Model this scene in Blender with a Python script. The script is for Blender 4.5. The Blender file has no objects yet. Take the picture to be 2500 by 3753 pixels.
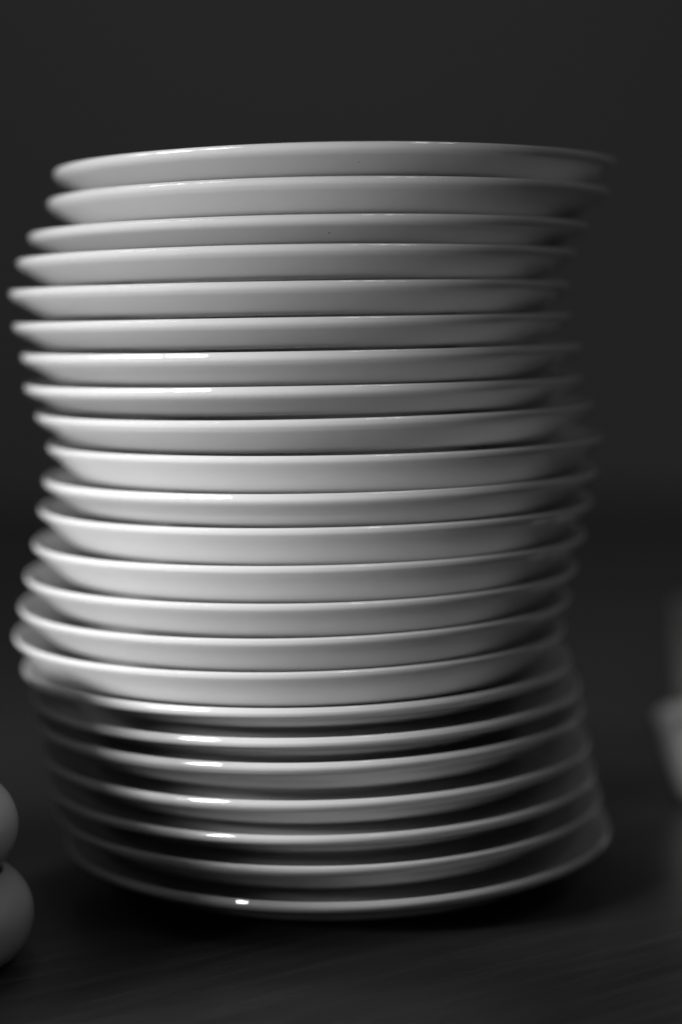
import bpy, bmesh, math, random
from mathutils import Vector, Matrix

random.seed(11)
sc = bpy.context.scene
C = sc.collection

# ------------------------------------------------------------------ camera
CAM_D, F_PX = 0.8978, 6976.0            # distance to the stack axis, focal length for a 2500 px wide frame
PITCH, ROLL = math.radians(5.4525), math.radians(0.9217)
cd = bpy.data.cameras.new('camera')
cd.sensor_fit = 'HORIZONTAL'; cd.sensor_width = 24.0; cd.lens = F_PX / 2500 * 24
cd.clip_start = 0.01; cd.clip_end = 100
cd.dof.use_dof = True; cd.dof.focus_distance = 0.770; cd.dof.aperture_fstop = 1.7
cam = bpy.data.objects.new('camera', cd); C.objects.link(cam)
fwd = Vector((0, math.cos(PITCH), -math.sin(PITCH)))
right = Vector((1, 0, 0)); up = right.cross(fwd)
X = right * math.cos(ROLL) - up * math.sin(ROLL)
Y = right * math.sin(ROLL) + up * math.cos(ROLL)
m = Matrix((X, Y, -fwd)).transposed().to_4x4(); m.translation = Vector((0, -CAM_D, 0))
cam.matrix_world = m
sc.camera = cam

# ------------------------------------------------------------------ world: the dim room
w = bpy.data.worlds.new('World'); sc.world = w; w.use_nodes = True
bg = w.node_tree.nodes['Background']
bg.inputs['Color'].default_value = (1, 1, 1, 1); bg.inputs['Strength'].default_value = 0.031

# ------------------------------------------------------------------ lamps
def area(name, loc, target, sx, sy, power, spread):
    d = bpy.data.lights.new(name, 'AREA'); d.shape = 'RECTANGLE'; d.size = sx; d.size_y = sy
    d.energy = power; d.spread = math.radians(spread)
    o = bpy.data.objects.new(name, d); C.objects.link(o)
    o.location = loc
    o.rotation_euler = (Vector(target) - Vector(loc)).to_track_quat('-Z', 'Y').to_euler()
    return o
def window(name, az, dist, zc, tz, panes, pw, ph, gap, power, spread):
    """a row of window panes; az measured from the camera side, negative = left"""
    a = math.radians(az)
    n = Vector((math.sin(a), -math.cos(a), 0)); t = Vector((math.cos(a), math.sin(a), 0))
    for k in range(panes):
        off = (k - (panes - 1) / 2) * (pw + gap)
        p = n * dist + t * off + Vector((0, 0, zc))
        q = t * off + Vector((0, 0, tz))
        area(name, p, q, pw, ph, power[k], spread)
window('window_light', -60, 0.85, 0.10, -0.19, 3, 0.24, 0.07, 0.05, (.45, .72, 1.0), 68)
window('far_window_light', 42, 1.7, 2.0, 0.0, 3, 0.26, 0.08, 0.16, (.08, .08, .08), 50)
area('table_fill', (-.25, .75, 2.3), (.0, .6, -.25), .9, .5, 2.7, 110)  # added overhead fill that lifts the dark tabletop

sd = bpy.data.lights.new('cup_fill_spot', 'SPOT'); sd.energy = 26.0; sd.spot_size = math.radians(6.5); sd.spot_blend = .6; sd.shadow_soft_size = .03  # added spot beside the camera, only brightens the cup
so = bpy.data.objects.new('cup_fill_spot', sd); C.objects.link(so); so.location = (.09, -.93, -.10)
so.rotation_euler = (Vector((.215, .11, -.235)) - so.location).to_track_quat('-Z', 'Y').to_euler()

# ------------------------------------------------------------------ exposure
vs = sc.view_settings
vs.view_transform = 'Standard'; vs.look = 'None'; vs.exposure = 0; vs.gamma = 1; vs.use_curve_mapping = False
sc.cycles.use_denoising = True
sc.cycles.max_bounces = 10
sc.cycles.sample_clamp_indirect = 4

# ------------------------------------------------------------------ materials
def mat(name):
    mt = bpy.data.materials.new(name); mt.use_nodes = True
    nt = mt.node_tree; return mt, nt, nt.nodes['Principled BSDF']
def grey(v): return (v, v, v, 1)

def porcelain(name, base, rough, speck=None):
    mt, nt, p = mat(name); N, L = nt.nodes, nt.links
    tc = N.new('ShaderNodeTexCoord')
    n1 = N.new('ShaderNodeTexNoise'); n1.inputs['Scale'].default_value = 35; n1.inputs['Detail'].default_value = 3
    L.new(tc.outputs['Object'], n1.inputs['Vector'])
    oi = N.new('ShaderNodeObjectInfo'); ad = N.new('ShaderNodeMath'); ad.operation = 'MULTIPLY_ADD'; ad.inputs[1].default_value = .7
    L.new(oi.outputs['Random'], ad.inputs[0]); L.new(n1.outputs['Fac'], ad.inputs[2])
    cr = N.new('ShaderNodeMapRange'); cr.inputs['From Max'].default_value = 1.7; cr.inputs['To Min'].default_value = base * .94; cr.inputs['To Max'].default_value = base * 1.05
    L.new(ad.outputs[0], cr.inputs['Value'])
    # tiny iron specks in the glaze
    vo = N.new('ShaderNodeTexVoronoi'); vo.inputs['Scale'].default_value = 60
    L.new(tc.outputs['Object'], vo.inputs['Vector'])
    lt = N.new('ShaderNodeMath'); lt.operation = 'LESS_THAN'; lt.inputs[1].default_value = 0.031
    L.new(vo.outputs['Distance'], lt.inputs[0])
    fac = lt.outputs[0]
    if speck:
        ds = N.new('ShaderNodeVectorMath'); ds.operation = 'DISTANCE'
        L.new(tc.outputs['Object'], ds.inputs[0]); ds.inputs[1].default_value = speck
        l2 = N.new('ShaderNodeMath'); l2.operation = 'LESS_THAN'; l2.inputs[1].default_value = 0.00045
        L.new(ds.outputs['Value'], l2.inputs[0])
        mx = N.new('ShaderNodeMath'); mx.operation = 'MAXIMUM'; L.new(fac, mx.inputs[0]); L.new(l2.outputs[0], mx.inputs[1]); fac = mx.outputs[0]
    mix = N.new('ShaderNodeMix'); mix.data_type = 'FLOAT'
    L.new(fac, mix.inputs['Factor']); L.new(cr.outputs['Result'], mix.inputs['A']); mix.inputs['B'].default_value = base * .35
    L.new(mix.outputs['Result'], p.inputs['Base Color'])
    n2 = N.new('ShaderNodeTexNoise'); n2.inputs['Scale'].default_value = 90; n2.inputs['Detail'].default_value = 4
    L.new(tc.outputs['Object'], n2.inputs['Vector'])
    rr = N.new('ShaderNodeMapRange'); rr.inputs['To Min'].default_value = rough * .7; rr.inputs['To Max'].default_value = rough * 1.4
    L.new(n2.outputs['Fac'], rr.inputs['Value']); L.new(rr.outputs['Result'], p.inputs['Roughness'])
    b = N.new('ShaderNodeBump'); b.inputs['Strength'].default_value = .10; b.inputs['Distance'].default_value = .0008
    n3 = N.new('ShaderNodeTexNoise'); n3.inputs['Scale'].default_value = 75
    L.new(tc.outputs['Object'], n3.inputs['Vector']); L.new(n3.outputs['Fac'], b.inputs['Height']); L.new(b.outputs['Normal'], p.inputs['Normal'])
    p.inputs['IOR'].default_value = 1.5
    return mt
M_PLATE = porcelain('white_porcelain', .69, .05)
M_TOP = porcelain('white_porcelain_speck', .69, .05, (-.0125, -.1262, -.0068))
M_BOWL = porcelain('white_bowl_glaze', .50, .16)

M_GREY = porcelain('grey_glaze', .30, .25)
M_BISQUE, nt, p = mat('unglazed_foot')
p.inputs['Base Color'].default_value = grey(.45); p.inputs['Roughness'].default_value = .85
nz = nt.nodes.new('ShaderNodeTexNoise'); nz.inputs['Scale'].default_value = 400
bp = nt.nodes.new('ShaderNodeBump'); bp.inputs['Strength'].default_value = .4; bp.inputs['Distance'].default_value = .0004
nt.links.new(nz.outputs['Fac'], bp.inputs['Height']); nt.links.new(bp.outputs['Normal'], p.inputs['Normal'])

M_WOOD, nt, p = mat('dark_stained_wood')
N, L = nt.nodes, nt.links
tc = N.new('ShaderNodeTexCoord'); m0 = N.new('ShaderNodeMapping'); mp = N.new('ShaderNodeMapping')
m0.inputs['Rotation'].default_value = (0, 0, math.radians(-34)); mp.inputs['Scale'].default_value = (3.0, 42, 1)
L.new(tc.outputs['Object'], m0.inputs['Vector']); L.new(m0.outputs['Vector'], mp.inputs['Vector'])
g1 = N.new('ShaderNodeTexNoise'); g1.inputs['Scale'].default_value = 3.5; g1.inputs['Detail'].default_value = 7; g1.inputs['Distortion'].default_value = .5
L.new(mp.outputs['Vector'], g1.inputs['Vector'])
cr = N.new('ShaderNodeValToRGB')
cr.color_ramp.elements[0].position = .3; cr.color_ramp.elements[0].color = grey(.04)
cr.color_ramp.elements[1].position = .72; cr.color_ramp.elements[1].color = grey(.075)
L.new(g1.outputs['Fac'], cr.inputs['Fac']); L.new(cr.outputs['Color'], p.inputs['Base Color'])
p.inputs['Roughness'].default_value = .27; p.inputs['IOR'].default_value = 1.5
b = N.new('ShaderNodeBump'); b.inputs['Strength'].default_value = .1; b.inputs['Distance'].default_value = .0005
L.new(g1.outputs['Fac'], b.inputs['Height']); L.new(b.outputs['Normal'], p.inputs['Normal'])

# ------------------------------------------------------------------ helpers
def smooth_profile(pts, sub=4):
    """Catmull-Rom through (r, z) points"""
    out = []
    n = len(pts)
    for i in range(n - 1):
        p0 = pts[max(i - 1, 0)]; p1 = pts[i]; p2 = pts[i + 1]; p3 = pts[min(i + 2, n - 1)]
        for k in range(sub):
            t = k / sub
            out.append(tuple(.5 * (2 * p1[j] + (p2[j] - p0[j]) * t + (2 * p0[j] - 5 * p1[j] + 4 * p2[j] - p3[j]) * t * t
                                   + (3 * p1[j] - p0[j] - 3 * p2[j] + p3[j]) * t ** 3) for j in (0, 1)))
    out.append(pts[-1]); return out
def lathe(name, prof, seg, material, parent=None, closed=False, warp=None):
    bm = bmesh.new(); rings = []
    for (r, z) in prof:
        if r < 1e-6:
            rings.append([bm.verts.new((0, 0, z))])
        else:
            ring = []
            for k in range(seg):
                a = 2 * math.pi * k / seg
                dr, dz = warp(a, r) if warp else (0, 0)
                ring.append(bm.verts.new(((r + dr) * math.cos(a), (r + dr) * math.sin(a), z + dz)))
            rings.append(ring)
    pairs = list(zip(rings, rings[1:]))
    if closed: pairs.append((rings[-1], rings[0]))
    for A, B in pairs:
        for k in range(seg):
            j = (k + 1) % seg
            if len(A) == 1 and len(B) == 1: continue
            if len(A) == 1: bm.faces.new((A[0], B[j], B[k]))
            elif len(B) == 1: bm.faces.new((A[k], A[j], B[0]))
            else: bm.faces.new((A[k], A[j], B[j], B[k]))
    bmesh.ops.recalc_face_normals(bm, faces=bm.faces[:])
    me = bpy.data.meshes.new(name); bm.to_mesh(me); bm.free()
    for f in me.polygons: f.use_smooth = True
    me.materials.append(material)
    o = bpy.data.objects.new(name, me); C.objects.link(o)
    if parent: o.parent = parent
    return o
def tag(o, label, cat, group=None):
    o['label'] = label; o['category'] = cat
    if group: o['group'] = group

# ------------------------------------------------------------------ tabletop
TABLE_Z = -0.2575
bm = bmesh.new()
bmesh.ops.create_cube(bm, size=1, matrix=Matrix.Translation((0.0, 0.55, TABLE_Z - .018)) @ Matrix.Diagonal((5, 2.9, .036, 1)))
bmesh.ops.bevel(bm, geom=bm.edges[:], offset=.004, segments=3, affect='EDGES')
me = bpy.data.meshes.new('tabletop'); bm.to_mesh(me); bm.free(); me.materials.append(M_WOOD)
tb = bpy.data.objects.new('tabletop', me); C.objects.link(tb)
tb['kind'] = 'structure'; tb['label'] = 'dark stained wooden tabletop under the stacked plates'

M_WALL, nt, p = mat('dim_plaster')
nz = nt.nodes.new('ShaderNodeTexNoise'); nz.inputs['Scale'].default_value = 1.6; nz.inputs['Detail'].default_value = 5
rp = nt.nodes.new('ShaderNodeMapRange'); rp.inputs['To Min'].default_value = .285; rp.inputs['To Max'].default_value = .335
nt.links.new(nz.outputs['Fac'], rp.inputs['Value']); nt.links.new(rp.outputs['Result'], p.inputs['Base Color'])
p.inputs['Roughness'].default_value = .9
bm = bmesh.new()
bmesh.ops.create_cube(bm, size=1, matrix=Matrix.Translation((0, 2.06, 1.2)) @ Matrix.Diagonal((7, .1, 4.2, 1)))
me = bpy.data.meshes.new('wall'); bm.to_mesh(me); bm.free(); me.materials.append(M_WALL)
wl = bpy.data.objects.new('wall', me); C.objects.link(wl); wl['kind'] = 'structure'; wl['label'] = 'plain grey wall far behind the plates'

# ------------------------------------------------------------------ plates
R = 0.130
mm = .001
# measured for every plate: sideways shift, lip height (mm), tilt in depth and sideways (degrees)
PL = [(0.1, 74.6, -.05, .07), (-3.1, 61.3, -.02, .10), (-12.3, 46.3, -.02, .13), (-18.3, 34.5, -.03, .08),
      (-21.6, 20.2, 0, -.15), (-20.9, 5.7, .01, .10), (-17.0, -8.0, -.01, .11), (-16.3, -22.2, -.01, .05),
      (-11.4, -35.2, .11, .22), (-6.7, -50.2, -.01, .03), (-9.1, -65.5, .03, .03), (-11.5, -79.4, .15, -.03),
      (-14.8, -95.1, .02, .08), (-18.8, -110.4, .04, .03), (-22.0, -124.7, .03, .07), (-24.9, -138.9, -.1, -.14),
      (-21.5, -153.6, -.02, -.1), (-17.4, -165.9, .11, .02), (-16.2, -176.6, .06, -.04), (-13.8, -192.5, .06, -.02),
      (-11.4, -207.3, .01, .01), (-8.5, -220.0, .04, .03), (-4.0, -235.3, .04, .03)]
HS = [max(.78, min(1.12, ((PL[i][1] - PL[i + 1][1]) - 5.2) / 9.2)) for i in range(22)] + [1.0]
for i in range(9, 23): HS[i] *= 1.22 + .028 * (i - 8) if i < 16 else 1.18
for i in range(6, 9): HS[i] *= 1.1
# outer profiles from the lip down to the underside of the well: (inset from R, drop below the lip)
FLARED = dict(
    outer=[(.1, 1.9), (.5, 2.8), (1.3, 3.7), (2.7, 4.8), (5.6, 6.5), (9.2, 8.5), (13.2, 10.6), (16.2, 12.0), (19.5, 12.9), (25, 13.4), (36, 13.6), (48, 13.6)],
    inner=[(48, 9.2), (35, 9.0), (26, 7.9), (19, 5.6), (12.5, 3.3), (7, 1.6), (3.6, .55), (1.9, .12)])
ROLLED = dict(
    outer=[(.1, 1.9), (.52, 2.8), (1.35, 3.7), (2.9, 4.8), (5.7, 6.6), (8.8, 8.7), (11.8, 10.8), (14.2, 12.2), (17.3, 13.1), (23, 13.6), (33, 13.8), (48, 13.8)],
    inner=[(48, 9.4), (33, 9.2), (23, 8.2), (16, 6.2), (10.5, 3.9), (6.2, 1.8), (3.4, .6), (1.9, .12)])
STEEP = dict(
    outer=[(.12, 1.8), (.5, 2.6), (1.2, 3.4), (2.4, 4.3), (4.4, 5.3), (8.0, 6.8), (12.4, 8.6), (16.8, 10.6), (20.5, 12.3), (26, 13.4), (48, 13.8)],
    inner=[(48, 9.4), (33, 9.0), (22, 7.6), (14, 5.0), (8.5, 2.7), (5, 1.2), (3.2, .5), (1.9, .12)])
def kind_of(i): return FLARED if i < 9 else ROLLED if i < 16 else STEEP
# the rim of every plate is finished a little differently: bevel angle above the horizontal (degrees), bevel height (mm)
BEVEL = {6: (4.5, 1.2), 7: (5.4, 1.0), 10: (9.2, 1.3), 16: (15.4, 1.2), 17: (16.3, 1.4), 18: (16.7, 1.2), 19: (18.6, 1.0),
         20: (19.6, .8), 22: (20.8, 1.2)}
def lip(i):
    rng = random.Random(700 + i)
    deg, hh = BEVEL.get(i, (rng.uniform(22, 40), rng.uniform(.25, .5)))
    bi = hh * math.tan(math.radians(deg))
    # the turned top edge: a narrow facet that catches the far windows
    fd = math.radians(rng.uniform(-.8, .8)) + math.atan((.766 - PL[i][1] / 800) / 1.52)
    fh = .5; fi = fh * math.tan(fd)
    pts = [(bi + fi + .55, 0.0), (bi + fi + .2, .03)]
    for f in (.04, .5, .96): pts.append((bi + fi * (1 - f), .08 + fh * f))
    for f in (.08, .5, .94): pts.append((bi * (1 - f), .58 + hh * f))
    return pts + [(0.0, .58 + hh + .2)], hh - .2
ORD = ['topmost', 'second', 'third', 'fourth', 'fifth', 'sixth', 'seventh', 'eighth', 'ninth', 'tenth', 'eleventh', 'twelfth',
       'thirteenth', 'fourteenth', 'fifteenth', 'sixteenth', 'seventeenth', 'eighteenth', 'nineteenth', 'twentieth', 'twenty-first', 'twenty-second', 'lowest']
for i, (x, z, tp, tr) in enumerate(PL):
    prof = kind_of(i)
    rng = random.Random(100 + i)
    a2, p2 = rng.uniform(.08, .34) * mm, rng.uniform(0, 6.28)
    a3, p3 = rng.uniform(.03, .12) * mm, rng.uniform(0, 6.28)
    def warp(a, r):
        k = max(0, (r - .08) / .05)
        return (k * a2 * math.cos(2 * a + p2), k * (a3 * math.cos(3 * a + p3) + .5 * a2 * math.cos(2 * a + p3)))
    lp, dz = lip(i)
    sc_ = HS[i]                       # each plate is as deep as its place in the stack shows
    body = [(a, b + dz * max(0, 1 - b / 9)) for a, b in prof['outer']]
    body = [(a, b if b < 4 else 4 + (b - 4) * sc_) for a, b in body]
    pts = [(0, -body[-1][1] * mm)] + [(R - a * mm, -b * mm) for a, b in reversed(lp + body)]
    inn = [(R - a * mm, -b * sc_ * mm) for a, b in prof['inner'][::-1]] + [(0, -prof['inner'][0][1] * sc_ * mm)]
    pl = smooth_profile(pts[1:] + inn[:-1], 4)
    pl = [pts[0]] + pl + [inn[-1]]
    o = lathe('plate', pl, 224, M_TOP if i == 0 else M_PLATE, warp=warp)
    o.location = (x * mm, 0, z * mm)
    o.rotation_euler = (math.radians(tp), -math.radians(tr), 0)
    # unglazed foot ring reaching down to the well of the plate below (or the table)
    zu = body[-1][1] * mm
    if i < 22:
        below = kind_of(i + 1)
        foot = (z - PL[i + 1][1]) * mm + below['inner'][0][1] * HS[i + 1] * mm
    else:
        foot = z * mm - TABLE_Z
    foot -= .0001
    f = lathe('foot_ring', [(.0705, -zu + .0006), (.0712, -foot + .0006), (.0722, -foot), (.0745, -foot), (.0755, -foot + .0006), (.0775, -zu + .0006)],
              128, M_BISQUE, parent=o, closed=True)
    kind = 'flared' if i < 9 else 'rolled rim'
    if i == 0: lab = 'white porcelain plate with flared rim, topmost of the tall stack'
    elif i == 22: lab = 'white porcelain plate, lowest of the tall stack, resting on the dark table'
    else: lab = 'white porcelain plate with %s, %s from the top of the tall stack' % ('flared rim' if i < 9 else 'rolled rim', ORD[i])
    tag(o, lab, 'plate', 'white plates in the tall stack')

# ------------------------------------------------------------------ round-sided bowls beside and behind the stack
def bowl(loc, rmax, cr, label, group=None, h=None):
    """bulging wall: cross-section radius cr, widest radius rmax, base at z = 0"""
    c = rmax - cr; t = .0035
    out = [(0, .0012), (c * .55, .0012), (c * .60, 0), (c * .72, 0), (c * .78, .0012)]
    for k in range(15):
        a = math.radians(-78 + k * (78 + 62) / 14)
        out.append((c + cr * math.cos(a), cr + cr * math.sin(a)))
    e = out[-1]
    out += [(e[0] - .0008, e[1] + .0011), (e[0] - .0022, e[1] + .0010), (e[0] - .0030, e[1] - .0006)]
    for k in range(13):
        a = math.radians(54 - k * (54 + 70) / 12)
        out.append((c + (cr - t) * math.cos(a), cr + (cr - t) * math.sin(a)))
    out += [(c * .6, .0052), (0, .005)]
    o = lathe('bowl', out, 128, M_BOWL); o.location = loc
    tag(o, label, 'bowl', group); return o
G_B = 'round bowls stacked left of the plates'
SP = .0372
bowl((-.1812, -.135, TABLE_Z), .052, .020, 'round-sided white bowl standing on the table, lowest of the bowl stack', G_B)
bowl((-.1866, -.135, TABLE_Z + SP), .052, .020, 'round-sided white bowl set on the lowest one of the bowl stack', G_B)
bowl((-.1945, -.137, TABLE_Z + 2 * SP), .052, .020, 'round-sided white bowl added unseen as third up in the bowl stack', G_B)  # added out of view to block window light from the lower-left plates
out = [(0, .0015), (.026, .0015), (.027, 0), (.031, 0), (.032, .0018), (.045, .0062), (.056, .0125), (.0605, .0155), (.0612, .0168),
       (.0600, .0172), (.055, .0152), (.044, .0098), (.031, .0058), (0, .0055)]
o = lathe('shade_saucer', [out[0]] + smooth_profile(out[1:-1], 3) + [out[-1]], 128, M_BOWL)  # small dish added out of view to raise the shade of the bowls
o.location = (-.2095, -.139, TABLE_Z + 2 * SP + .0352)
tag(o, 'small white dish added unseen on top of the bowl stack for its shade', 'shade_saucer')
G_F = 'round bowls in the added unseen stack nearer the camera'  # added stack, unseen, shades the lower plates and the table
for k, nm in enumerate(('lowest', 'middle', 'topmost')):
    bowl((-.207 - .002 * (k % 2), -.237, TABLE_Z + k * SP), .047, .020, 'round-sided white bowl, %s in the added unseen bowl stack in front of the shorter one' % nm, G_F)
for k, nm in enumerate(('lowest', 'second', 'third', 'topmost')):  # added stack, unseen, keeps window light off the foreground table
    bowl((-.160 - .002 * (k % 2), -.362, TABLE_Z + k * SP), .055, .020, 'round-sided white bowl, %s in the added unseen bowl stack at the front end of the row' % nm, 'round bowls in the added unseen foremost stack')
# large serving bowl added unseen beyond the left edge to shade the lower left of the stack
c_, h_ = .331, .134
out = [(0, .003), (.048, .003), (.050, 0), (.056, 0), (.058, .003), (.078, .016), (.096, .042), (.105, .075), (.1085, .108), (.1095, h_ - .002),
       (.1085, h_), (.1065, h_ - .0006), (.1045, .108), (.101, .075), (.092, .044), (.075, .021), (.05, .010), (0, .009)]
o = lathe('shade_bowl', [out[0]] + smooth_profile(out[1:-1], 3) + [out[-1]], 128, M_BOWL)
o.location = (-c_, -.060, TABLE_Z); o.scale = (.95, .95, 1.0)
tag(o, 'large deep white serving bowl added unseen beside the small round bowls', 'bowl')

def cup(loc, rt, rb, h, label, group=None, glaze=None):
    t = .0032
    out = [(0, .0015), (rb * .70, .0015), (rb * .74, 0), (rb * .88, 0), (rb * .94, .001), (rb + (rt - rb) * .12, h * .07),
           (rb + (rt - rb) * .45, h * .32), (rb + (rt - rb) * .75, h * .64), (rt - .0006, h - .003), (rt, h - .0012), (rt - .0008, h - .0002),
           (rt - t * .55, h), (rt - t, h - .001), (rt - t - .0012, h - .004), (rb + (rt - rb) * .75 - t, h * .64), (rb + (rt - rb) * .45 - t, h * .32),
           (rb - t, h * .14), (rb * .7, .006), (0, .0055)]
    o = lathe('cup', [out[0]] + smooth_profile(out[1:-1], 3) + [out[-1]], 96, glaze or M_BOWL); o.location = loc
    tag(o, label, 'cup', group); return o
cup((.2155, .120, TABLE_Z), .0465, .031, .0460, 'tapered white cup standing on the table close behind the plate stack')
cup((.238, .225, TABLE_Z), .041, .034, .092, 'tall grey tumbler standing behind the tapered cup', glaze=M_GREY)
